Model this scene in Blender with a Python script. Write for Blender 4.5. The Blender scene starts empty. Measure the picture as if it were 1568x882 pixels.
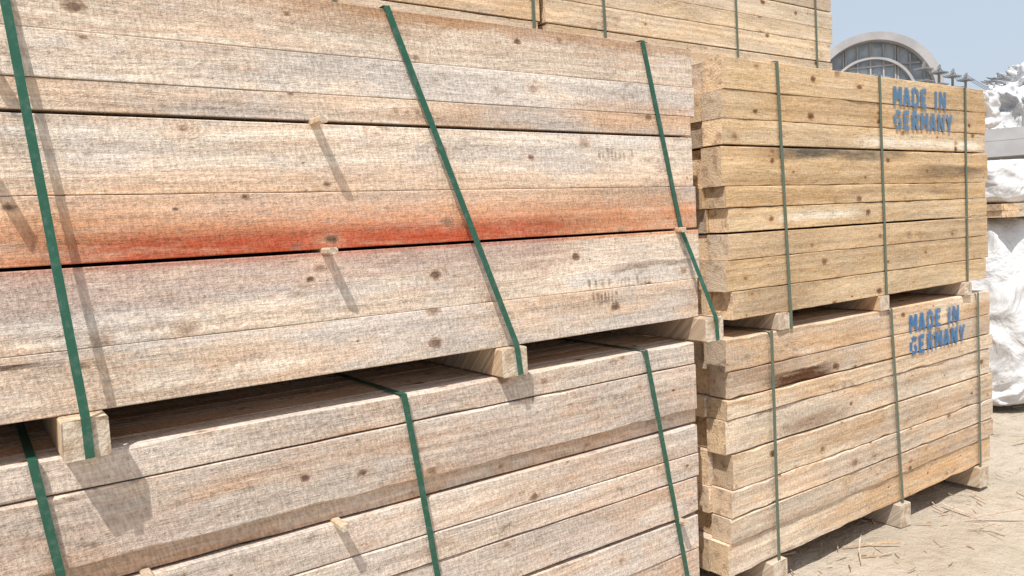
import bpy, math, random
from mathutils import Vector, Matrix, noise
D=2.0; EYE=1.56
def W(x,z,y=1.0): return Vector((x*D,y*D,EYE+z*D))
scene=bpy.context.scene
rnd=random.Random(7)

# ---------------------------------------------------------------- node helpers
class NT:
    def __init__(s,name):
        s.mat=bpy.data.materials.new(name); s.mat.use_nodes=True
        s.t=s.mat.node_tree; s.b=s.t.nodes['Principled BSDF']; s.out=s.t.nodes['Material Output']
    def n(s,ty,**k):
        nd=s.t.nodes.new(ty)
        for a,v in k.items(): setattr(nd,a,v)
        return nd
    def put(s,sock,v):
        if isinstance(v,bpy.types.NodeSocket): s.t.links.new(v,sock)
        elif isinstance(v,(tuple,list)) and sock.type=='RGBA' and len(v)==3: sock.default_value=(*v,1)
        else: sock.default_value=v
    def m(s,op,a,b=0.0,c=0.0,clamp=False):
        nd=s.n('ShaderNodeMath',operation=op,use_clamp=clamp)
        s.put(nd.inputs[0],a); s.put(nd.inputs[1],b); s.put(nd.inputs[2],c); return nd.outputs[0]
    def rng(s,v,a,b,c=0.0,d=1.0):
        nd=s.n('ShaderNodeMapRange',interpolation_type='SMOOTHSTEP')
        for i,q in enumerate((v,a,b,c,d)): s.put(nd.inputs[i],q)
        return nd.outputs[0]
    def vec(s,x,y,z=0.0):
        nd=s.n('ShaderNodeCombineXYZ')
        for i,q in enumerate((x,y,z)): s.put(nd.inputs[i],q)
        return nd.outputs[0]
    def noise(s,v,scale=1.0,detail=2.0,rough=.5,dist=0.0):
        nd=s.n('ShaderNodeTexNoise'); s.put(nd.inputs['Vector'],v)
        nd.inputs['Scale'].default_value=scale; nd.inputs['Detail'].default_value=detail
        nd.inputs['Roughness'].default_value=rough; nd.inputs['Distortion'].default_value=dist
        return nd.outputs['Fac']
    def mix(s,f,a,b,mode='MIX'):
        nd=s.n('ShaderNodeMix',data_type='RGBA',blend_type=mode)
        s.put(nd.inputs[0],f); s.put(nd.inputs[6],a); s.put(nd.inputs[7],b); return nd.outputs[2]
    def coords(s):
        tc=s.n('ShaderNodeTexCoord'); sp=s.n('ShaderNodeSeparateXYZ'); s.t.links.new(tc.outputs['Object'],sp.inputs[0])
        return tc.outputs['Object'],sp.outputs[0],sp.outputs[1],sp.outputs[2]
    def bump(s,h,dist,strength=1.0):
        nd=s.n('ShaderNodeBump'); s.put(nd.inputs['Height'],h); nd.inputs['Distance'].default_value=dist
        nd.inputs['Strength'].default_value=strength
        s.t.links.new(nd.outputs[0],s.b.inputs['Normal'])
    def fin(s,col,rough=.8,spec=.2):
        s.put(s.b.inputs['Base Color'],col); s.put(s.b.inputs['Roughness'],rough)
        s.b.inputs['Specular IOR Level'].default_value=spec
        return s.mat

def wood(name,light,dark,orange,grey,knotc,knot_amt=1.0,grey_amt=.5,stain=(),dirt=.5,orange_amt=.6,sawn=1.0):
    s=NT(name); P,x,y,z=s.coords()
    at=s.n('ShaderNodeAttribute',attribute_name='bc'); sc=s.n('ShaderNodeSeparateColor'); s.t.links.new(at.outputs['Color'],sc.inputs[0])
    r,g,b=sc.outputs
    yz=s.m('ADD',y,z)
    v=s.m('ADD',yz,s.m('MULTIPLY',r,7.3)); xx=s.m('ADD',x,s.m('MULTIPLY',r,31.0))
    vo=s.n('ShaderNodeTexVoronoi',voronoi_dimensions='2D'); vo.inputs['Scale'].default_value=1.0
    wob=s.noise(s.vec(s.m('MULTIPLY',xx,32),s.m('MULTIPLY',v,45)),1,3,.8)
    s.put(vo.inputs['Vector'],s.vec(s.m('MULTIPLY',xx,5.6),s.m('MULTIPLY',v,8.6)))
    d=s.m('ADD',vo.outputs['Distance'],s.m('MULTIPLY',s.m('SUBTRACT',wob,.5),.20))
    vc=s.n('ShaderNodeSeparateColor'); s.t.links.new(vo.outputs['Color'],vc.inputs[0])
    patch=s.noise(s.vec(s.m('MULTIPLY',xx,1.7),s.m('MULTIPLY',v,6.5),3.1),1,4,.7)
    # size varies strongly; knots cluster where the slow noise is high
    kr=s.m('MULTIPLY',s.m('POWER',vc.outputs[0],2.2),.18*knot_amt)
    kr=s.m('SUBTRACT',kr,s.m('MULTIPLY_ADD',s.m('SUBTRACT',.52,patch),.22,.020))
    knot=s.m('DIVIDE',s.m('SUBTRACT',kr,d),.035,clamp=True)
    core=s.m('DIVIDE',s.m('SUBTRACT',s.m('MULTIPLY',kr,.6),d),.025,clamp=True)
    halo=s.m('MULTIPLY',s.rng(vo.outputs['Distance'],.0,.36,1,0),s.m('MULTIPLY',kr,12,clamp=True))
    kdark=s.m('MULTIPLY_ADD',vc.outputs[1],.5,.3)
    low=s.noise(s.vec(s.m('MULTIPLY',xx,.9),s.m('MULTIPLY',v,5),s.m('MULTIPLY',r,9)),1,2)
    gc=s.m('ADD',s.m('ADD',s.m('MULTIPLY',v,60),s.m('MULTIPLY',low,17)),s.m('MULTIPLY',halo,7))
    grain=s.noise(s.vec(gc,s.m('MULTIPLY',xx,1.1)),1,3,.7)
    fib=s.noise(s.vec(s.m('MULTIPLY',xx,14),s.m('MULTIPLY',v,150)),1,2,.75)
    saw=s.noise(s.vec(s.m('MULTIPLY_ADD',v,30,s.m('MULTIPLY',xx,125)),s.m('MULTIPLY',v,36)),1,2,.7)
    chip=s.noise(s.vec(s.m('MULTIPLY',xx,40),s.m('MULTIPLY',v,62)),1,3,.85)
    patch2=s.noise(s.vec(s.m('MULTIPLY',xx,1.4),s.m('MULTIPLY',v,9),8.7),1,4,.7)
    blot=s.noise(s.vec(s.m('MULTIPLY',xx,5),s.m('MULTIPLY',v,11),1.7),1,5,.8)
    tone=s.noise(s.vec(s.m('MULTIPLY',xx,1.3),s.m('MULTIPLY',yz,4)),1,4,.65)
    rows=s.noise(s.vec(s.m('MULTIPLY',v,30),s.m('MULTIPLY',xx,.25)),1,1)
    col=s.mix(s.rng(grain,.34,.66),light,dark)
    col=s.mix(s.m('MULTIPLY',s.rng(s.m('ADD',patch2,s.m('MULTIPLY',s.m('SUBTRACT',g,.5),.22)),.44,.68),orange_amt),col,orange)
    col=s.mix(s.m('MULTIPLY',s.rng(s.m('ADD',patch,s.m('MULTIPLY',s.m('SUBTRACT',b,.5),.18)),.40,.62),grey_amt),col,grey)
    if stain:
        ns=s.noise(s.vec(s.m('MULTIPLY',x,2.6),s.m('MULTIPLY',z,15)),1,5,.75)
        wz=s.m('MULTIPLY_ADD',s.m('SUBTRACT',ns,.5),.08,z); wx=s.m('MULTIPLY_ADD',s.m('SUBTRACT',patch,.5),.6,x)
        mod=s.m('MULTIPLY_ADD',fib,.35,ns)
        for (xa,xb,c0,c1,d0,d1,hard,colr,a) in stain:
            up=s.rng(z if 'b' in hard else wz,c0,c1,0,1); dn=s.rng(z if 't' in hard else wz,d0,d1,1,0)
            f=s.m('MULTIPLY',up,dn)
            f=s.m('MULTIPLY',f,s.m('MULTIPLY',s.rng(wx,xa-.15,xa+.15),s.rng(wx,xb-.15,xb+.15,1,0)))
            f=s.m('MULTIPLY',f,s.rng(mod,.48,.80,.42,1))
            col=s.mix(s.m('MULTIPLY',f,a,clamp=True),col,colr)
    col=s.mix(s.m('MULTIPLY',s.rng(blot,.57,.71),dirt),col,s.mix(.5,knotc,(.30,.24,.19)))
    col=s.mix(s.m('MULTIPLY',halo,.34),col,orange)
    col=s.mix(s.m('MULTIPLY',knot,kdark),col,knotc)
    col=s.mix(s.m('MULTIPLY',core,s.m('MULTIPLY',kdark,.8)),col,(.08,.045,.03))
    t=s.m('ADD',s.rng(fib,.3,.7,.88,1.10),s.rng(saw,.3,.7,-.18*sawn,.15*sawn))
    t=s.m('ADD',t,s.rng(chip,.57,.70,.01,-.29)); t=s.m('ADD',t,s.rng(chip,.30,.42,.13*sawn,0))
    t=s.m('ADD',t,s.rng(rows,.35,.65,-.07,.06)); t=s.m('ADD',t,s.rng(tone,.3,.7,-.16,.10))
    t=s.m('MULTIPLY',t,s.m('MULTIPLY_ADD',r,.14,.90))
    hs=s.mix(1.0,col,s.vec(t,t,t),'MULTIPLY')
    h=s.m('ADD',s.m('MULTIPLY',fib,.45),s.m('MULTIPLY',saw,1.0*sawn))
    h=s.m('ADD',h,s.m('MULTIPLY',chip,1.1)); h=s.m('ADD',h,s.m('MULTIPLY',rows,1.4))
    s.bump(h,.0036,.85)
    return s.fin(hs,.92,.08)

def endwood(name,c1,c2):
    s=NT(name); P,x,y,z=s.coords()
    at=s.n('ShaderNodeAttribute',attribute_name='bc'); sc=s.n('ShaderNodeSeparateColor'); s.t.links.new(at.outputs['Color'],sc.inputs[0])
    r,g,b=sc.outputs
    yy=s.m('MULTIPLY_ADD',r,.9,y); zz=s.m('MULTIPLY_ADD',r,1.7,z)
    rad=s.m('SQRT',s.m('ADD',s.m('POWER',s.m('SINE',s.m('MULTIPLY',yy,7)),2),s.m('POWER',s.m('SINE',s.m('MULTIPLY',zz,7)),2)))
    w=s.m('SINE',s.m('MULTIPLY_ADD',s.noise(P,14,2),5,s.m('MULTIPLY',rad,190)))
    col=s.mix(s.m('MULTIPLY',s.rng(w,-.8,.9),.45),c1,c2)
    nn=s.noise(P,24,5,.75)
    col=s.mix(s.m('MULTIPLY',s.rng(g,.45,1.0),.6),col,(.46,.40,.34))
    col=s.mix(s.rng(nn,.46,.68,0,.7),col,(.24,.15,.10))
    t=s.m('MULTIPLY_ADD',b,.5,.70); col=s.mix(1.0,col,s.vec(t,t,t),'MULTIPLY')
    s.bump(s.m('ADD',s.noise(P,160,3,.7),s.m('MULTIPLY',nn,2)),.004,.9)
    return s.fin(col,.9,.1)

PINK=dict(light=(.79,.685,.56),dark=(.64,.495,.38),orange=(.66,.44,.29),grey=(.585,.535,.49),knotc=(.24,.15,.10))
z1t=EYE+.313*D; z2b=EYE+.152*D; z3=EYE-.017*D
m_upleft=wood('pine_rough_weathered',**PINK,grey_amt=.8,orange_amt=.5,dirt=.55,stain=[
  (-2,2.3,z3-.02,z3-.01,z3+.10,z3+.26,'b',(.68,.39,.215),.75),
  (.0,2.3,z3-.02,z3-.01,z3+.06,z3+.15,'b',(.58,.25,.13),.85),
  (.2,1.6,z3-.02,z3-.01,z3+.03,z3+.09,'b',(.44,.085,.04),1.05),
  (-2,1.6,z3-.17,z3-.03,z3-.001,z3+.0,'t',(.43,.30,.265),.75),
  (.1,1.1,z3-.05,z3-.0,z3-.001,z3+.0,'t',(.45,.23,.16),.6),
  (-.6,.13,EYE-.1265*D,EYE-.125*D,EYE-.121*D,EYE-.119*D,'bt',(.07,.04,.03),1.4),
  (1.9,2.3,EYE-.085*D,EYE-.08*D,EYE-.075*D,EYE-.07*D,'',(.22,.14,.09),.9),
  (1.7,2.3,EYE+.16*D,EYE+.175*D,EYE+.20*D,EYE+.22*D,'',(.62,.36,.20),.5),
  (-2,2.3,z1t-.05,z1t-.02,z1t+.1,z1t+.2,'t',(.45,.27,.16),.9),
  (.7,1.3,z1t-.1,z1t-.02,z1t+.1,z1t+.2,'t',(.50,.29,.16),.7)])
PINK2=dict(PINK,light=(.79,.655,.53),dark=(.62,.46,.345),orange=(.64,.40,.255))
m_lowleft=wood('pine_rough_pink',**PINK2,grey_amt=.55,orange_amt=.9,dirt=.85)
def zr(q): return EYE+q*D
m_right=wood('pine_sawn_yellow',light=(.72,.535,.33),dark=(.58,.39,.21),orange=(.55,.325,.155),grey=(.57,.46,.335),knotc=(.22,.11,.055),grey_amt=.4,orange_amt=.55,dirt=.6,sawn=.65,stain=[
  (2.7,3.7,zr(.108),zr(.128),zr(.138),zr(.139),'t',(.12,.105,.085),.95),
  (3.9,4.6,zr(.07),zr(.09),zr(.10),zr(.11),'',(.13,.09,.06),.8),
  (3.4,4.6,zr(.142),zr(.152),zr(.165),zr(.18),'b',(.78,.69,.56),.9),
  (2.8,3.4,zr(-.02),zr(-.005),zr(.0),zr(.01),'',(.80,.70,.57),.9),
  (3.4,4.2,zr(.03),zr(.04),zr(.045),zr(.06),'',(.20,.12,.07),.6),
  (2.55,2.95,zr(-.205),zr(-.19),zr(-.15),zr(-.13),'',(.20,.12,.07),.5)])
m_rightlow=wood('pine_sawn_peach',light=(.79,.65,.49),dark=(.65,.475,.315),orange=(.62,.39,.22),grey=(.57,.51,.44),knotc=(.23,.125,.07),grey_amt=.5,orange_amt=.75,dirt=.75,sawn=.85,stain=[
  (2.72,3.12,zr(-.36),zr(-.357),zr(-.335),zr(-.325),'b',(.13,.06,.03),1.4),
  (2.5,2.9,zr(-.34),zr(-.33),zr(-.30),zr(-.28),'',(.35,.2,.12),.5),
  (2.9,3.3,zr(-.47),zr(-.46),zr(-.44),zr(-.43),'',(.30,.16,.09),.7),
  (3.4,4.7,zr(-.73),zr(-.72),zr(-.66),zr(-.64),'b',(.58,.33,.14),.7)])
m_back=wood('pine_sawn_back',light=(.80,.655,.475),dark=(.66,.49,.315),orange=(.60,.395,.225),grey=(.59,.53,.45),knotc=(.24,.14,.08),grey_amt=.45,orange_amt=.55,dirt=.6,sawn=.7)
m_end=endwood('pine_end_grain',(.76,.57,.38),(.58,.39,.23))
m_block=wood('bearer_wood',light=(.66,.53,.38),dark=(.50,.35,.22),orange=(.52,.31,.17),grey=(.45,.40,.35),knotc=(.2,.11,.07),grey_amt=.6)

# ---------------------------------------------------------------- mesh building
class MB:
    def __init__(s): s.v=[];s.f=[];s.mi=[];s.bc=[]
    def board(s,x0,x1,y0,y1,z0,z1,c,seg=1,jit=0.0,ch=.0018,r=None,notch=0.0):
        r=r or rnd
        base=len(s.v); ns=seg+1
        pj=[0,0,0,0]
        for i in range(ns):
            X=x0+(x1-x0)*i/seg
            j=[ (pj[k]*.6+r.uniform(-jit,jit)) for k in range(4)]; pj=j
            a,b_,c_,d_=j
            chz=ch+(r.uniform(0,notch) if notch and r.random()<.35 else 0)
            chb=ch+(r.uniform(0,notch) if notch and r.random()<.25 else 0)
            Y0=y0+a; Z0=z0+abs(b_)*.5; Z1=z1-abs(c_)*.5
            prof=[(Y0+chb,Z0),(y1-ch,Z0),(y1,Z0+ch),(y1,Z1-ch),(y1-ch,Z1),(Y0+chz,Z1),(Y0,Z1-chz),(Y0,Z0+chb)]
            s.v+= [(X,p[0],p[1]) for p in prof]
        for i in range(seg):
            for k in range(8):
                k2=(k+1)%8
                s.f.append((base+i*8+k,base+i*8+k2,base+(i+1)*8+k2,base+(i+1)*8+k)); s.mi.append(0); s.bc.append(c)
        s.f.append(tuple(base+k for k in range(7,-1,-1))); s.mi.append(1); s.bc.append(c)
        s.f.append(tuple(base+seg*8+k for k in range(8))); s.mi.append(1); s.bc.append(c)
    def boardY(s,x0,x1,y0,y1,z0,z1,c):
        ch=.004; b=len(s.v); sk=rnd.uniform(-.004,.004)
        for Y in (y0,y1):
            s.v+=[(x0+ch,Y+sk,z0),(x1-ch,Y-sk,z0),(x1,Y-sk,z0+ch),(x1,Y-sk,z1-ch),(x1-ch,Y,z1),(x0+ch,Y,z1),(x0,Y+sk,z1-ch),(x0,Y+sk,z0+ch)]
        for k in range(8):
            k2=(k+1)%8; s.f.append((b+k,b+8+k,b+8+k2,b+k2)); s.mi.append(0); s.bc.append(c)
        s.f.append(tuple(b+k for k in range(8))); s.mi.append(1); s.bc.append(c)
        s.f.append(tuple(b+8+k for k in range(7,-1,-1))); s.mi.append(1); s.bc.append(c)
    def obj(s,name,mats,parent=None,smooth=False):
        me=bpy.data.meshes.new(name); me.from_pydata([tuple(p) for p in s.v],[],s.f)
        for m in mats: me.materials.append(m)
        me.polygons.foreach_set('material_index',s.mi)
        if s.bc:
            a=me.attributes.new('bc','FLOAT_COLOR','FACE')
            a.data.foreach_set('color',[q for c in s.bc for q in (*c,1)])
        if smooth: me.polygons.foreach_set('use_smooth',[True]*len(me.polygons))
        me.update(); o=bpy.data.objects.new(name,me); scene.collection.objects.link(o)
        if parent: o.parent=parent
        return o
def rc(): return (rnd.random(),rnd.random(),rnd.random())
def empty(name):
    o=bpy.data.objects.new(name,None); scene.collection.objects.link(o); return o

def bundle(x0,x1,y0,depth,layers,mat,endjit=.02,yjit=.002,parent=None,cw=.11,facejit=.0,seam=.0006,notch=.0,jit=.0009):
    mb=MB(); ncol=max(1,int(depth/cw))
    for (zt,zb,hs,setb) in layers:
        tot=sum(hs); z=zt
        for h in hs:
            hh=(zt-zb)*h/tot; zlo=z-hh
            for c in range(ncol):
                ya=y0+c*cw; yb=ya+cw-.003
                if c==0: ya+=setb+rnd.uniform(0,yjit)+ (rnd.uniform(0,facejit) if rnd.random()<.25 else 0)
                a=x0+rnd.uniform(-endjit,endjit); b=x1+rnd.uniform(-endjit,endjit)
                k=2.6 if rnd.random()<.25 else 1
                mb.board(a,b,ya,yb,zlo+seam*k*rnd.uniform(.3,1.6),z-seam*rnd.uniform(.3,1.6),rc(),seg=32 if c==0 else 1,jit=jit if c==0 else 0,notch=notch if c==0 else 0)
            z=zlo
    return mb.obj('boards',[mat,m_end],parent)

def strapmat(name,col):
    s=NT(name); P,x,y,z=s.coords()
    nn=s.noise(P,60,4,.6); c=s.mix(s.rng(nn,.45,.8,0,.5),col,tuple(q*.6+.12 for q in col))
    s.bump(s.noise(P,400,2),.0005,.5)
    return s.fin(c,.42,.4)
m_green=strapmat('green_pet_strap',(.018,.095,.058))
m_olive=strapmat('olive_pet_strap',(.10,.13,.088))
def strap(points,normals,parent,mat,w=.019,th=.0012,name='strap'):
    v=[];f=[]
    for i in range(len(points)-1):
        p,q=Vector(points[i]),Vector(points[i+1]); n=Vector(normals[i]); t=(q-p).normalized(); n=(n-t*n.dot(t)).normalized()
        s=t.cross(n).normalized()*w/2
        steps=max(1,int((q-p).length/.08))
        b=len(v)
        for k in range(steps+1):
            a=p.lerp(q,k/steps)
            wv=n*(rnd.uniform(-.0007,.0007) if 0<k<steps else 0)
            v+=[a-s+wv,a+s+wv,a+s+n*th+wv,a-s+n*th+wv]
        for k in range(steps):
            c=b+k*4
            for e in range(4):
                e2=(e+1)%4; f.append((c+e,c+e2,c+4+e2,c+4+e))
        f.append((b,b+3,b+2,b+1)); e=b+steps*4; f.append((e,e+1,e+2,e+3))
    me=bpy.data.meshes.new(name); me.from_pydata([tuple(a) for a in v],[],f); me.materials.append(mat)
    o=bpy.data.objects.new(name,me); scene.collection.objects.link(o); o.parent=parent
N_F=(0,-1,0); N_T=(0,0,1)
def full_strap(pts,parent,mat,depth,top=True,w=.019):
    P=[W(*p) for p in pts]
    P=[Vector((p.x,p.y-.0055,p.z)) for p in P]
    pl=list(P); nm=[N_F]*(len(P)-1)
    if top:
        a=Vector((P[0].x,P[0].y,P[0].z+.004)); bck=Vector((a.x+.01,P[0].y+depth,a.z)); 
        strap([bck,a],[N_T],parent,mat,w=w,name='strap_top')
        pl[0]=a
    strap(pl,nm,parent,mat,w=w)

def bearers(xs,z0,z1,y0,y1,parent,name='bearer',protr=None):
    for i,(a,b) in enumerate(xs):
        mb=MB(); p=protr[i] if protr else .01
        mb.boardY(a*D,b*D,y0-p*D,y1,z0,z1,rc()); mb.obj(name,[m_block,m_block2],parent)
s=NT('bearer_end'); P,x,y,z=s.coords()
col=s.mix(s.rng(s.noise(P,26,5,.75),.38,.66),(.74,.64,.52),(.44,.33,.23))
rr=s.m('SINE',s.m('MULTIPLY',s.m('SQRT',s.m('ADD',s.m('POWER',s.m('SINE',s.m('MULTIPLY',x,9)),2),s.m('POWER',s.m('SINE',s.m('MULTIPLY',z,9)),2))),90))
col=s.mix(s.rng(rr,0,1,0,.3),col,(.34,.22,.13)); s.bump(s.noise(P,150,4,.7),.005,.9); m_block2=s.fin(col,.9,.1)

def lay(zt,zb,hs,sb=0.0): return (EYE+zt*D,EYE+zb*D,hs,sb)
DEP=1.10
# ---- left upper
ul=empty('lumber_bundle')
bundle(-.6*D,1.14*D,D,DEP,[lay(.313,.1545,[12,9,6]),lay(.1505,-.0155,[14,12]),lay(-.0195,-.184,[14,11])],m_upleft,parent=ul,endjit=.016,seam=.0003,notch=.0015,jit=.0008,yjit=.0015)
bearers([(.079,.126),(.672,.718),(1.124,1.170),(-.45,-.40)],EYE-.229*D,EYE-.1845*D,D,D+DEP,ul,protr=[.035,.018,.03,.02])
def stickers(lst,parent,size=.024):
    for (x,z,p) in lst:
        mb=MB(); mb.boardY(x*D,x*D+size,D-p*D,D+.4,EYE+z*D-.010,EYE+z*D+.008,rc()); mb.obj('sticker',[m_block,m_block2],parent)
stickers([(.396,.1525,.034),(.400,-.0175,.028),(1.083,-.0175,.015),(.005,.1525,.05),(.0,.3,.05)],ul)  # leftmost pair sits out of frame, added to cast shadows on the face
full_strap([(.064,.313,1.0),(.1029,-.183,.9645),(.104,-.228,.9645)],ul,m_green,DEP)
full_strap([(.5176,.3135,1.0),(.697,-.180,.981),(.702,-.227,.981)],ul,m_green,DEP)
full_strap([(1.0127,.3135,1.0),(1.095,-.019,.999),(1.149,-.188,.9695),(1.151,-.228,.9695)],ul,m_green,DEP)
# ---- left lower
ll=empty('lumber_bundle')
bundle(-.6*D,1.128*D,D,DEP,[lay(-.2305,-.272,[8],.0),lay(-.2725,-.359,[17],-.003),lay(-.3595,-.3885,[6],.022),lay(-.390,-.5595,[11,9,14]),lay(-.563,-.722,[10,14])],m_lowleft,parent=ll,endjit=.02,yjit=.004,seam=.0009,notch=.007,jit=.0018)
stickers([(.392,-.389,.026),(1.06,-.5612,.02),(.15,-.389,.02)],ll)
bearers([(.10,.15),(.65,.70),(1.07,1.12)],.0,EYE-.7225*D,D,D+DEP,ll,protr=[.01,.01,.01])
full_strap([(.052,-.2305,.997),(.068,-.36,.997),(.085,-.722,.998)],ll,m_green,DEP)
full_strap([(.5065,-.2305,.997),(.525,-.36,.997),(.572,-.722,.998)],ll,m_green,DEP)
full_strap([(.989,-.2305,.997),(1.016,-.36,.997),(1.089,-.722,.998)],ll,m_green,DEP)
# ---- right upper
ru=empty('lumber_bundle')
bundle(1.228*D,2.315*D,D,DEP,[lay(.309,.141,[11,10,9]),lay(.138,-.0295,[13,7,8]),lay(-.0325,-.2025,[10,12,11])],m_right,parent=ru,endjit=.024,yjit=.003,cw=.105,seam=.0008,notch=.004,jit=.0016)
bearers([(1.375,1.415),(1.765,1.805),(2.175,2.215)],EYE-.238*D,EYE-.203*D,D,D+DEP,ru,protr=[.004,.004,.006])
full_strap([(1.393,.309,1),(1.421,-.2035,1),(1.422,-.24,1)],ru,m_olive,DEP,w=.018)
full_strap([(1.778,.309,1),(1.797,-.2035,1),(1.797,-.238,1)],ru,m_olive,DEP,w=.018)
full_strap([(2.192,.309,1),(2.200,-.2035,1),(2.2,-.238,1)],ru,m_olive,DEP,w=.018)
# ---- right lower
rl=empty('lumber_bundle')
bundle(1.215*D,2.34*D,D,DEP,[lay(-.2385,-.358,[11,9]),lay(-.3595,-.47,[7,12]),lay(-.4715,-.60,[9,7]),lay(-.6015,-.722,[8,11])],m_rightlow,parent=rl,endjit=.028,yjit=.005,facejit=.009,cw=.105,seam=.0011,notch=.009,jit=.0022)
bearers([(1.33,1.38),(1.83,1.875),(2.25,2.295)],0,EYE-.7225*D,D,D+DEP,rl,protr=[.01,.012,.01])
full_strap([(1.35,-.2385,.997),(1.357,-.722,.997)],rl,m_olive,DEP,w=.018)
full_strap([(1.81,-.2385,.997),(1.852,-.722,.997)],rl,m_olive,DEP,w=.018)
full_strap([(2.25,-.2385,.997),(2.262,-.722,.997)],rl,m_olive,DEP,w=.018)
# ---- back row: three tiers
BY=1.6*D
for (x0,x1,sts) in ((-.6,1.265,(.2,.7,1.235)),(1.292,2.55,(1.476,2.03,2.45))):
    for ti,(zt,zb) in enumerate(((-.2385,-.722),(.309,-.2025),(.862,.345))):
        e=empty('lumber_bundle'); n=3
        ls=[]
        for k in range(n):
            a=zt-(zt-zb)*k/n; b=zt-(zt-zb)*(k+1)/n; ls.append(lay(a,b+.003,[8,7,9] if k%2 else [11,12]))
        bundle(x0*D,x1*D,BY,DEP,ls,m_back,parent=e,endjit=.02,yjit=.004,cw=.11,notch=.004,seam=.0008)
        bearers([(q-.02,q+.02) for q in sts],max(0,EYE+(zb-.0345)*D if ti else 0),EYE+(zb-.0006)*D,BY,BY+DEP,e)
        for q in sts:
            p0=Vector((q*D,BY-.005,EYE+zt*D)); p1=Vector((q*D+.02,BY-.005,EYE+zb*D))
            strap([p0,p1],[N_F],e,m_olive,w=.019); strap([p0+Vector((0,DEP,.003)),p0+Vector((0,0,.003))],[N_T],e,m_olive,name='strap_top')

# ---------------------------------------------------------------- stencil lettering
def paint(name,col,lo,hi,amt=1.0,sc=55):
    s=NT(name); P,x,y,z=s.coords()
    nn=s.noise(s.vec(s.m('MULTIPLY',x,.45),y,z),sc,5,.8); f=s.m('MULTIPLY',s.rng(nn,lo,hi),amt)
    tr=s.n('ShaderNodeBsdfTransparent'); mx=s.n('ShaderNodeMixShader')
    s.fin(col,.8,.1); s.t.links.new(f,mx.inputs[0]); s.t.links.new(tr.outputs[0],mx.inputs[1]); s.t.links.new(s.b.outputs[0],mx.inputs[2])
    s.t.links.new(mx.outputs[0],s.out.inputs[0]); return s.mat
m_blue=paint('blue_stencil_paint',(.075,.19,.37),.22,.46,.9)
m_blue2=paint('blue_stencil_paint_faded',(.11,.215,.35),.22,.46,.88)
m_ink=paint('faded_brown_ink',(.24,.15,.10),.42,.60,.55,40)
LET={'M':[(0,0,0,1),(0.06,.95,.5,.35),(.5,.35,.94,.95),(1,0,1,1)],
'A':[(.03,0,.42,1),(.58,1,.97,0),(.3,.3,.7,.3)],
'D':[(.05,0,.05,1),(.2,.95,.6,.95),(.6,.95,.95,.66),(.95,.66,.95,.34),(.95,.34,.6,.05),(.6,.05,.2,.05)],
'E':[(.08,0,.08,1),(.22,.93,.9,.93),(.22,.5,.75,.5),(.22,.07,.9,.07)],
'I':[(.5,0,.5,1)],'N':[(.05,0,.05,1),(.12,.92,.88,.08),(.95,0,.95,1)],
'G':[(.95,.80,.65,.95),(.65,.95,.2,.85),(.05,.75,.05,.25),(.2,.10,.6,.05),(.7,.06,.95,.2),(.95,.18,.95,.45),(.95,.45,.58,.45)],
'R':[(.05,0,.05,1),(.18,.94,.7,.94),(.85,.88,.85,.6),(.7,.52,.18,.52),(.45,.48,.92,0)],
'Y':[(.02,1,.48,.5),(.98,1,.52,.5),(.5,.45,.5,0)]}
def text(lines,x0,z0,wid,hgt,parent,mat,y,tilt=0.0,tk=.024):
    v=[];f=[]; nl=len(lines); lh=hgt/nl*.78
    for li,l in enumerate(lines):
        cwid=wid/7.0; zb=z0+hgt-(li+1)*hgt/nl
        cx=x0
        for chx in l:
            if chx==' ': cx+=cwid*.55; continue
            cw=cwid*(.3 if chx=='I' else .66)
            for (a,b,c,d) in LET[chx]:
                t=tk*rnd.uniform(.85,1.1)
                p=Vector((cx+a*cw,0,zb+b*lh)); q=Vector((cx+c*cw,0,zb+d*lh)); dd=(q-p).normalized(); nn=Vector((-dd.z,0,dd.x))*t/2
                i=len(v); oy=rnd.uniform(0,.0006)
                for w_ in (p-nn,q-nn,q+nn,p+nn):
                    v.append((w_.x,y-oy,w_.z+(w_.x-x0)*tilt))
                f.append((i,i+1,i+2,i+3))
            cx+=cw+cwid*.34
    me=bpy.data.meshes.new('stencil_lettering'); me.from_pydata(v,[],f); me.materials.append(mat)
    o=bpy.data.objects.new('stencil_lettering',me); scene.collection.objects.link(o); o.parent=parent
text(['MADE IN','GERMANY'],1.845*D,EYE+.190*D,.29*D,.112*D,ru,m_blue2,D-.0034)
text(['MADE IN','GERMANY'],1.905*D,EYE-.362*D,.29*D,.112*D,rl,m_blue,D-.0044,tilt=.01)
def ink(parent,lst,y):
    v=[];f=[]
    for (x,z,n,w,h) in lst:
        for k in range(n):
            a=x*D+k*w*1.9; hh=h*rnd.uniform(.6,1); zz=EYE+z*D+rnd.uniform(-.004,.004); ww=w*rnd.uniform(.6,1.3)
            i=len(v); v+=[(a,y,zz),(a+ww,y,zz),(a+ww,y,zz+hh),(a,y,zz+hh)]; f.append((i,i+1,i+2,i+3))
    me=bpy.data.meshes.new('faded_stamp'); me.from_pydata(v,[],f); me.materials.append(m_ink)
    o=bpy.data.objects.new('faded_stamp',me); scene.collection.objects.link(o); o.parent=parent
ink(ul,[(.875,-.135,7,.009,.055),(.865,-.105,4,.016,.03),(.90,.112,9,.010,.032),(.52,.168,3,.018,.025),(.93,-.11,8,.010,.035),(.90,.165,6,.008,.03)],D-.0026)
ink(ll,[(.79,-.285,4,.014,.035),(.91,-.307,3,.018,.04),(.86,-.30,3,.02,.02)],D-.0102)

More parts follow.
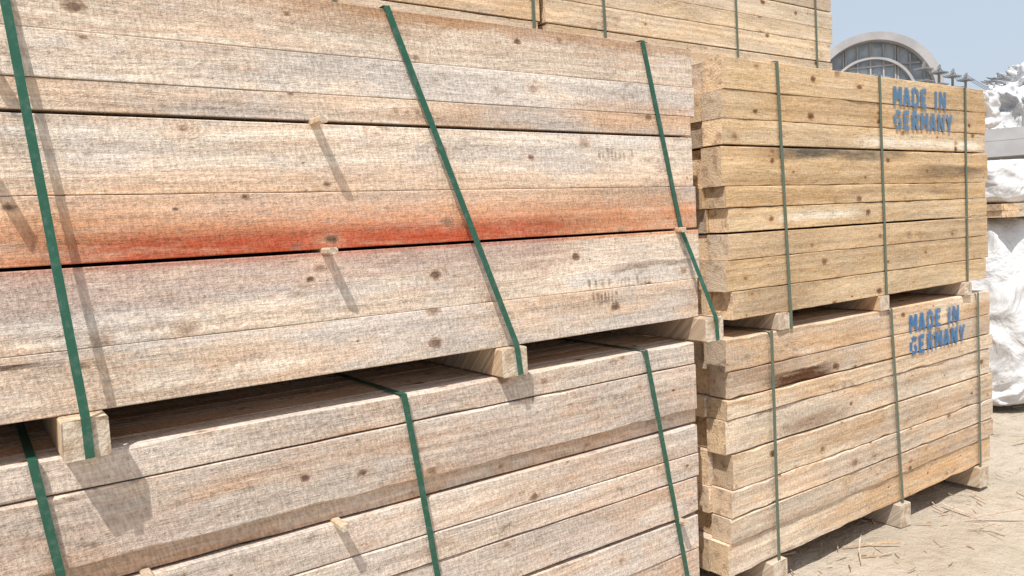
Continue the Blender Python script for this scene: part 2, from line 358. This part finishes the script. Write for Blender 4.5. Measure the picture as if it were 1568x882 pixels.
# ---------------------------------------------------------------- ground
s=NT('sandy_ground'); P,x,y,z=s.coords()
n1=s.noise(P,.8,6,.6); n2=s.noise(P,9,5,.65); n3=s.noise(P,90,4,.7)
col=s.mix(s.rng(n1,.35,.65),(.46,.39,.30),(.56,.48,.39)); col=s.mix(s.rng(n2,.5,.75,0,.6),col,(.35,.28,.21)); col=s.mix(s.rng(n3,.60,.72,0,.6),col,(.22,.17,.12))
s.bump(s.m('ADD',s.m('MULTIPLY',n2,3),s.m('MULTIPLY',n3,.6)),.02,.9); m_ground=s.fin(col,.95,.1)
v=[];f=[]
xs=[-600,-200,-60,-20,-8]+[-4+i*.25 for i in range(0,24)]+[2+i*.1 for i in range(0,90)]+[11,12,14,20,40,100,250,700]
ys=[-600,-200,-60,-20,-8,-3,-1,0,.5]+[1+i*.1 for i in range(0,40)]+[5+i*.25 for i in range(12)]+[8,10,14,25,60,150,400,900]
for yy in ys:
    for xx_ in xs:
        near=max(0,1-max(abs(xx_-5),abs(yy-3))/9)
        h=noise.noise(Vector((xx_*1.3,yy*1.3,0)))*.025+noise.noise(Vector((xx_*4,yy*4,2)))*.018+noise.noise(Vector((xx_*9,yy*9,5)))*.010-.016
        v.append((xx_,yy,h*min(1,near*3)))
nx=len(xs)
for j in range(len(ys)-1):
    for i in range(nx-1): f.append((j*nx+i,j*nx+i+1,(j+1)*nx+i+1,(j+1)*nx+i))
me=bpy.data.meshes.new('ground'); me.from_pydata(v,[],f); me.materials.append(m_ground); me.polygons.foreach_set('use_smooth',[True]*len(me.polygons))
o=bpy.data.objects.new('ground',me); scene.collection.objects.link(o)
mb=MB()
def sliver(cx,cy,L,w,h,ang,z=None,tilt=0):
    c=rc(); b=len(mb.v); z=(.0 if z is None else z)
    ca,sa=math.cos(ang),math.sin(ang); k=rnd.uniform(-.25,.25)
    for t in (-.5,-.1,.3,.5):
        ww=w*(1 if abs(t)<.5 else .35)
        for (a,hh) in ((-ww/2,0),(ww/2,0),(ww/2,h),(-ww/2,h)):
            lx=t*L; ly=a+k*L*(t*t)
            mb.v.append((cx+lx*ca-ly*sa,cy+lx*sa+ly*ca,z+hh+(t+.5)*tilt))
    for i in range(3):
        for e in range(4): mb.f.append((b+i*4+e,b+i*4+(e+1)%4,b+i*4+4+(e+1)%4,b+i*4+4+e)); mb.mi.append(0); mb.bc.append(c)
    mb.f.append((b,b+3,b+2,b+1)); mb.mi.append(0); mb.bc.append(c); mb.f.append((b+12,b+13,b+14,b+15)); mb.mi.append(0); mb.bc.append(c)
for i in range(300):
    x_=rnd.uniform(1.3,4.2)*D; y_=rnd.gauss(.97,.14)*D if x_<2.4*D else rnd.uniform(.5,1.9)*D
    big=rnd.random()<.09
    sliver(x_,y_,rnd.uniform(.12,.38) if big else rnd.uniform(.02,.09),rnd.uniform(.006,.014) if big else rnd.uniform(.002,.006),rnd.uniform(.002,.008),rnd.uniform(-1.2,1.6),tilt=rnd.uniform(0,.06) if big else .003)
mb.obj('wood_scraps',[m_block])

# ---------------------------------------------------------------- white wrapped stacks
s=NT('white_tarp'); P,x,y,z=s.coords()
n1=s.noise(P,2.6,4,.55,.6)
s.bump(n1,.12,.8)
m_tarp=s.fin(s.mix(s.rng(s.noise(P,2.5,4,.6),.45,.75,0,.6),(.66,.665,.68),(.42,.40,.375)),.4,.4)
def tarp(x0,x1,y0,y1,z0,z1,amp,seed,parent,n=30,name='tarp',fs=1.0):
    import bmesh
    bm=bmesh.new(); bmesh.ops.create_cube(bm,size=1); bmesh.ops.subdivide_edges(bm,edges=bm.edges[:],cuts=n,use_grid_fill=True)
    c=Vector(((x0+x1)/2,(y0+y1)/2,(z0+z1)/2)); sz=Vector((x1-x0,y1-y0,z1-z0))
    for q in bm.verts:
        l=q.co.copy(); r_=(abs(l.x*2)**8+abs(l.y*2)**8+abs(l.z*2)**8)**(1/8); l=l/max(r_,1e-3) if r_>0 else l
        p=Vector((l.x*sz.x,l.y*sz.y,l.z*sz.z))+c
        dn=noise.noise_vector(p*1.1*fs+Vector((seed,0,0)))
        pw=p+noise.noise_vector(p*2*fs)*.25/fs
        fold=(1-abs(noise.noise(Vector(((pw.x+pw.y)*3.0*fs,pw.z*1.2*fs,seed))))*2.5)+(.4-abs(noise.noise(pw*5*fs)))*1.0
        q.co=p+dn*amp*.7+Vector((l.x,l.y,l.z*.3)).normalized()*fold*amp*.38
        if q.co.z<z0: q.co.z=z0
    me=bpy.data.meshes.new(name); bm.to_mesh(me); bm.free(); me.materials.append(m_tarp); me.polygons.foreach_set('use_smooth',[True]*len(me.polygons))
    o=bpy.data.objects.new(name,me); scene.collection.objects.link(o)
    if parent: o.parent=parent
    return o
e=empty('wrapped_lumber_stack')
tarp(3.14*D,4.3*D,1.24*D,1.9*D,.0,EYE-.05*D,.20,1,e,n=60)
bundle(3.12*D,4.3*D,1.24*D,1.1,[lay(.0,-.05,[6,6],0)],m_back,parent=e)
tarp(3.12*D,4.3*D,1.22*D,1.9*D,EYE+.0*D,EYE+.145*D,.12,5,e,n=50)
e=empty('wrapped_lumber_stack')
tarp(4.6*D,6.2*D,2.0*D,2.9*D,.0,EYE+.10*D,.2,9,e)
pl=tarp(2.30*D,2.355*D,1.0*D,1.2*D,EYE+.21*D,EYE+.305*D,.05,12,None,n=18,name='plastic_sheet',fs=5)

# ---------------------------------------------------------------- distant buildings
def simple(name,c1,c2,sc=1.0,rough=.8):
    s=NT(name); P,x,y,z=s.coords(); s.bump(s.noise(P,sc*6,3),.02,.4)
    return s.fin(s.mix(s.rng(s.noise(P,sc,5,.6),.35,.7),c1,c2),rough,.2)
m_conc=simple('hall_concrete',(.42,.41,.41),(.33,.32,.32),.4)
m_dark=simple('hall_dark_steel',(.20,.21,.22),(.25,.26,.27),.5)
s=NT('hall_glass'); P,x,y,z=s.coords(); m_glass=s.fin(s.mix(s.rng(s.noise(P,.8,3),.4,.6),(.28,.33,.38),(.40,.45,.50)),.25,.5)
m_bridge=simple('viaduct_concrete',(.42,.42,.43),(.33,.33,.34),.3)
def boxm(name,c,size,mat,parent,M=Matrix.Identity(4)):
    x,y,z=[q/2 for q in size]; v=[M@Vector((c[0]+a*x,c[1]+b*y,c[2]+d*z)) for a in(-1,1) for b in(-1,1) for d in(-1,1)]
    f=[(0,1,3,2),(4,6,7,5),(0,4,5,1),(2,3,7,6),(0,2,6,4),(1,5,7,3)]
    me=bpy.data.meshes.new(name); me.from_pydata([tuple(q) for q in v],[],f); me.materials.append(mat)
    o=bpy.data.objects.new(name,me); scene.collection.objects.link(o)
    if parent: o.parent=parent
    return o
hall=empty('arched_hall')
dirx=Vector((.868,.497,0)); DIST=92
Cp=dirx*DIST; ang=math.atan2(dirx.y,dirx.x)-math.pi/2+.12
M=Matrix.Translation((Cp.x,Cp.y,0))@Matrix.Rotation(ang,4,'Z')
R=6.7; H=EYE+18.3-R
def arch(name,r0,r1,y0,y1,mat,n=40):
    v=[];f=[]
    for i in range(n+1):
        a=math.pi*i/n
        for (r,yy) in ((r0,y0),(r1,y0),(r1,y1),(r0,y1)): v.append(M@Vector((r*math.cos(a),yy,H+r*math.sin(a))))
    for i in range(n):
        for e in range(4): f.append((i*4+e,i*4+(e+1)%4,i*4+4+(e+1)%4,i*4+4+e))
    me=bpy.data.meshes.new(name); me.from_pydata([tuple(q) for q in v],[],f); me.materials.append(mat)
    o=bpy.data.objects.new(name,me); scene.collection.objects.link(o); o.parent=hall
arch('arch_rim',R-.8,R,-1.2,.2,m_conc); arch('inner_rim',R-2.6,R-2.35,-.3,0.1,m_conc); arch('barrel_roof',R-.5,R-.15,.2,18,m_conc)
v=[M@Vector((0,.5,H))]+[M@Vector(((R-.75)*math.cos(math.pi*i/30),.5,H+(R-.75)*math.sin(math.pi*i/30))) for i in range(31)]
me=bpy.data.meshes.new('glazing'); me.from_pydata([tuple(q) for q in v],[],[(0,i,i+1) for i in range(1,31)]); me.materials.append(m_glass)
o=bpy.data.objects.new('glazing',me); scene.collection.objects.link(o); o.parent=hall
for k in (-4,-3,-2.1,-1.9,-1,0,1,1.9,2.1,3,4):
    xx_=k*1.25; hh=math.sqrt(max(.1,(R-.9)**2-xx_**2)); boxm('mullion',(xx_,.3,H+hh/2),(.16,.2,hh),m_conc,hall,M)
for hz in (1.6,3.4): ww=2*math.sqrt((R-.9)**2-hz**2); boxm('transom',(0,.25,H+hz),(ww,.15,.16),m_conc,hall,M)
boxm('front_wall',(0,9.2,H/2),(2*R,18,H-.02),m_conc,hall,M)
boxm('side_wing',(R+2.0,8,(H-.3)/2),(4,12,H-.3),m_dark,hall,M)
boxm('wing_parapet',(R+2.0,1.8,H-.1),(4.2,.4,.4),m_conc,hall,M)
for k in range(2): boxm('wing_window',(R+1.1+k*1.7,1.9,H-1.6),(1.1,.12,1.6),m_glass,hall,M)
poles=[]
for k,(rat,dist,hz) in enumerate(((1.985,60,.158),(2.06,62,.152),(2.13,65,.146),(2.2,68,.140))):
    d_=Vector((rat,1,0)).normalized()*dist; top=EYE+hz*dist
    e=empty('utility_pole'); poles.append((d_,top))
    boxm('mast',(d_.x,d_.y,top/2),(.13,.13,top),m_dark,e)
    for q in (0,.8): boxm('cross_arm',(d_.x,d_.y,top-.3-q),(1.1,.8,.08),m_dark,e)
    for q in (-.45,0,.45): boxm('insulator',(d_.x+q,d_.y+q*.6,top-.02),(.10,.10,.35),m_dark,e)
cu=bpy.data.curves.new('overhead_wires','CURVE'); cu.dimensions='3D'; cu.bevel_depth=.02
ends=[poles[0],poles[1],poles[2],poles[3],(Vector((100,38,0)),EYE+10.5)]
for off in (-.5,0,.5,1.0):
    for (a,ta),(b,tb) in zip(ends,ends[1:]):
        sp=cu.splines.new('POLY'); sp.points.add(8)
        for i in range(9):
            t=i/8; p=a.lerp(b,t); sp.points[i].co=(p.x+off,p.y+off*.6,ta+(tb-ta)*t-.35*4*t*(1-t)+(.0 if off<1 else -.9),1)
cu.materials.append(m_dark); o=bpy.data.objects.new('overhead_wires',cu); scene.collection.objects.link(o)
vd=empty('viaduct'); dv=Vector((.925,.38,0))*70; Mv=Matrix.Translation((dv.x,dv.y,0))@Matrix.Rotation(math.atan2(.38,.925)-math.pi/2,4,'Z')
boxm('deck',(8,0,EYE+3.9),(60,8,1.1),m_bridge,vd,Mv); boxm('parapet',(8,-3.8,EYE+4.9),(60,.25,.85),m_bridge,vd,Mv)
boxm('deck_girder',(8,.5,EYE+3.0),(60,6,.7),m_dark,vd,Mv)
for k in range(30): boxm('railing_post',(-21+k*2,-3.6,EYE+5.6),(.12,.12,.6),m_dark,vd,Mv)
for k in (-18,-6,6,18,30): boxm('pier',(8+k-8,.5,(EYE+2.6)/2),(1.6,3,EYE+2.6),m_bridge,vd,Mv)
e=empty('white_covered_heap')
tarp(92.5,113,35,39.5,0,EYE+13.2,3.4,3,e,n=60,fs=.3)
for (rat,dist,w_,h_) in ((2.3,160,30,9),(2.7,150,40,10),(1.2,200,60,9)):
    d_=Vector((rat,1,0)).normalized()*dist; e=empty('warehouse')
    Mw=Matrix.Translation((d_.x,d_.y,0))@Matrix.Rotation(math.atan2(d_.y,d_.x)-math.pi/2,4,'Z')
    boxm('walls',(0,0,h_/2),(w_,15,h_),m_bridge,e,Mw); boxm('roof',(0,0,h_+.3),(w_+1,16,.6),m_dark,e,Mw)
    for k in range(int(w_/5)): boxm('window',(-w_/2+3+k*5,-7.55,h_*.6),(2.4,.1,1.8),m_glass,e,Mw)

# ---------------------------------------------------------------- camera, sun, sky
cam=bpy.data.cameras.new('camera'); cam.sensor_width=36; cam.lens=36*1200/1568; cam.clip_start=.05; cam.clip_end=3000
co=bpy.data.objects.new('camera',cam); scene.collection.objects.link(co)
r=Vector((.8126,-.5807,-.0498)).normalized(); fw=Vector((.5766,.8135,-.0759)); fw=(fw-r*fw.dot(r)).normalized(); u=r.cross(fw)
co.matrix_world=Matrix(((r.x,u.x,-fw.x,0),(r.y,u.y,-fw.y,0),(r.z,u.z,-fw.z,EYE),(0,0,0,1)))
scene.camera=co
sd=Vector((1.25,1.0,-2.9)).normalized()
sl=bpy.data.lights.new('sun','SUN'); sl.energy=5.0; sl.angle=math.radians(.55); sl.color=(1,.965,.91)
so=bpy.data.objects.new('sun',sl); so.rotation_euler=sd.to_track_quat('-Z','Y').to_euler(); scene.collection.objects.link(so)
w=bpy.data.worlds.new('World'); scene.world=w; w.use_nodes=True; nt=w.node_tree
bg=nt.nodes['Background']; sk=nt.nodes.new('ShaderNodeTexSky'); sk.sky_type='NISHITA'; sk.sun_disc=False
sk.sun_elevation=math.asin(-sd.z); sk.sun_rotation=math.atan2(-sd.x,-sd.y); sk.dust_density=4.0; sk.air_density=1.0; sk.ozone_density=1.0
mxn=nt.nodes.new('ShaderNodeMix'); mxn.data_type='RGBA'; mxn.inputs[0].default_value=.6
nt.links.new(sk.outputs[0],mxn.inputs[6]); mxn.inputs[7].default_value=(6.4,7.2,8.2,1)   # thin white haze
nt.links.new(mxn.outputs[2],bg.inputs[0]); bg.inputs[1].default_value=.122
scene.view_settings.view_transform='Standard'; scene.view_settings.look='None'; scene.view_settings.exposure=0
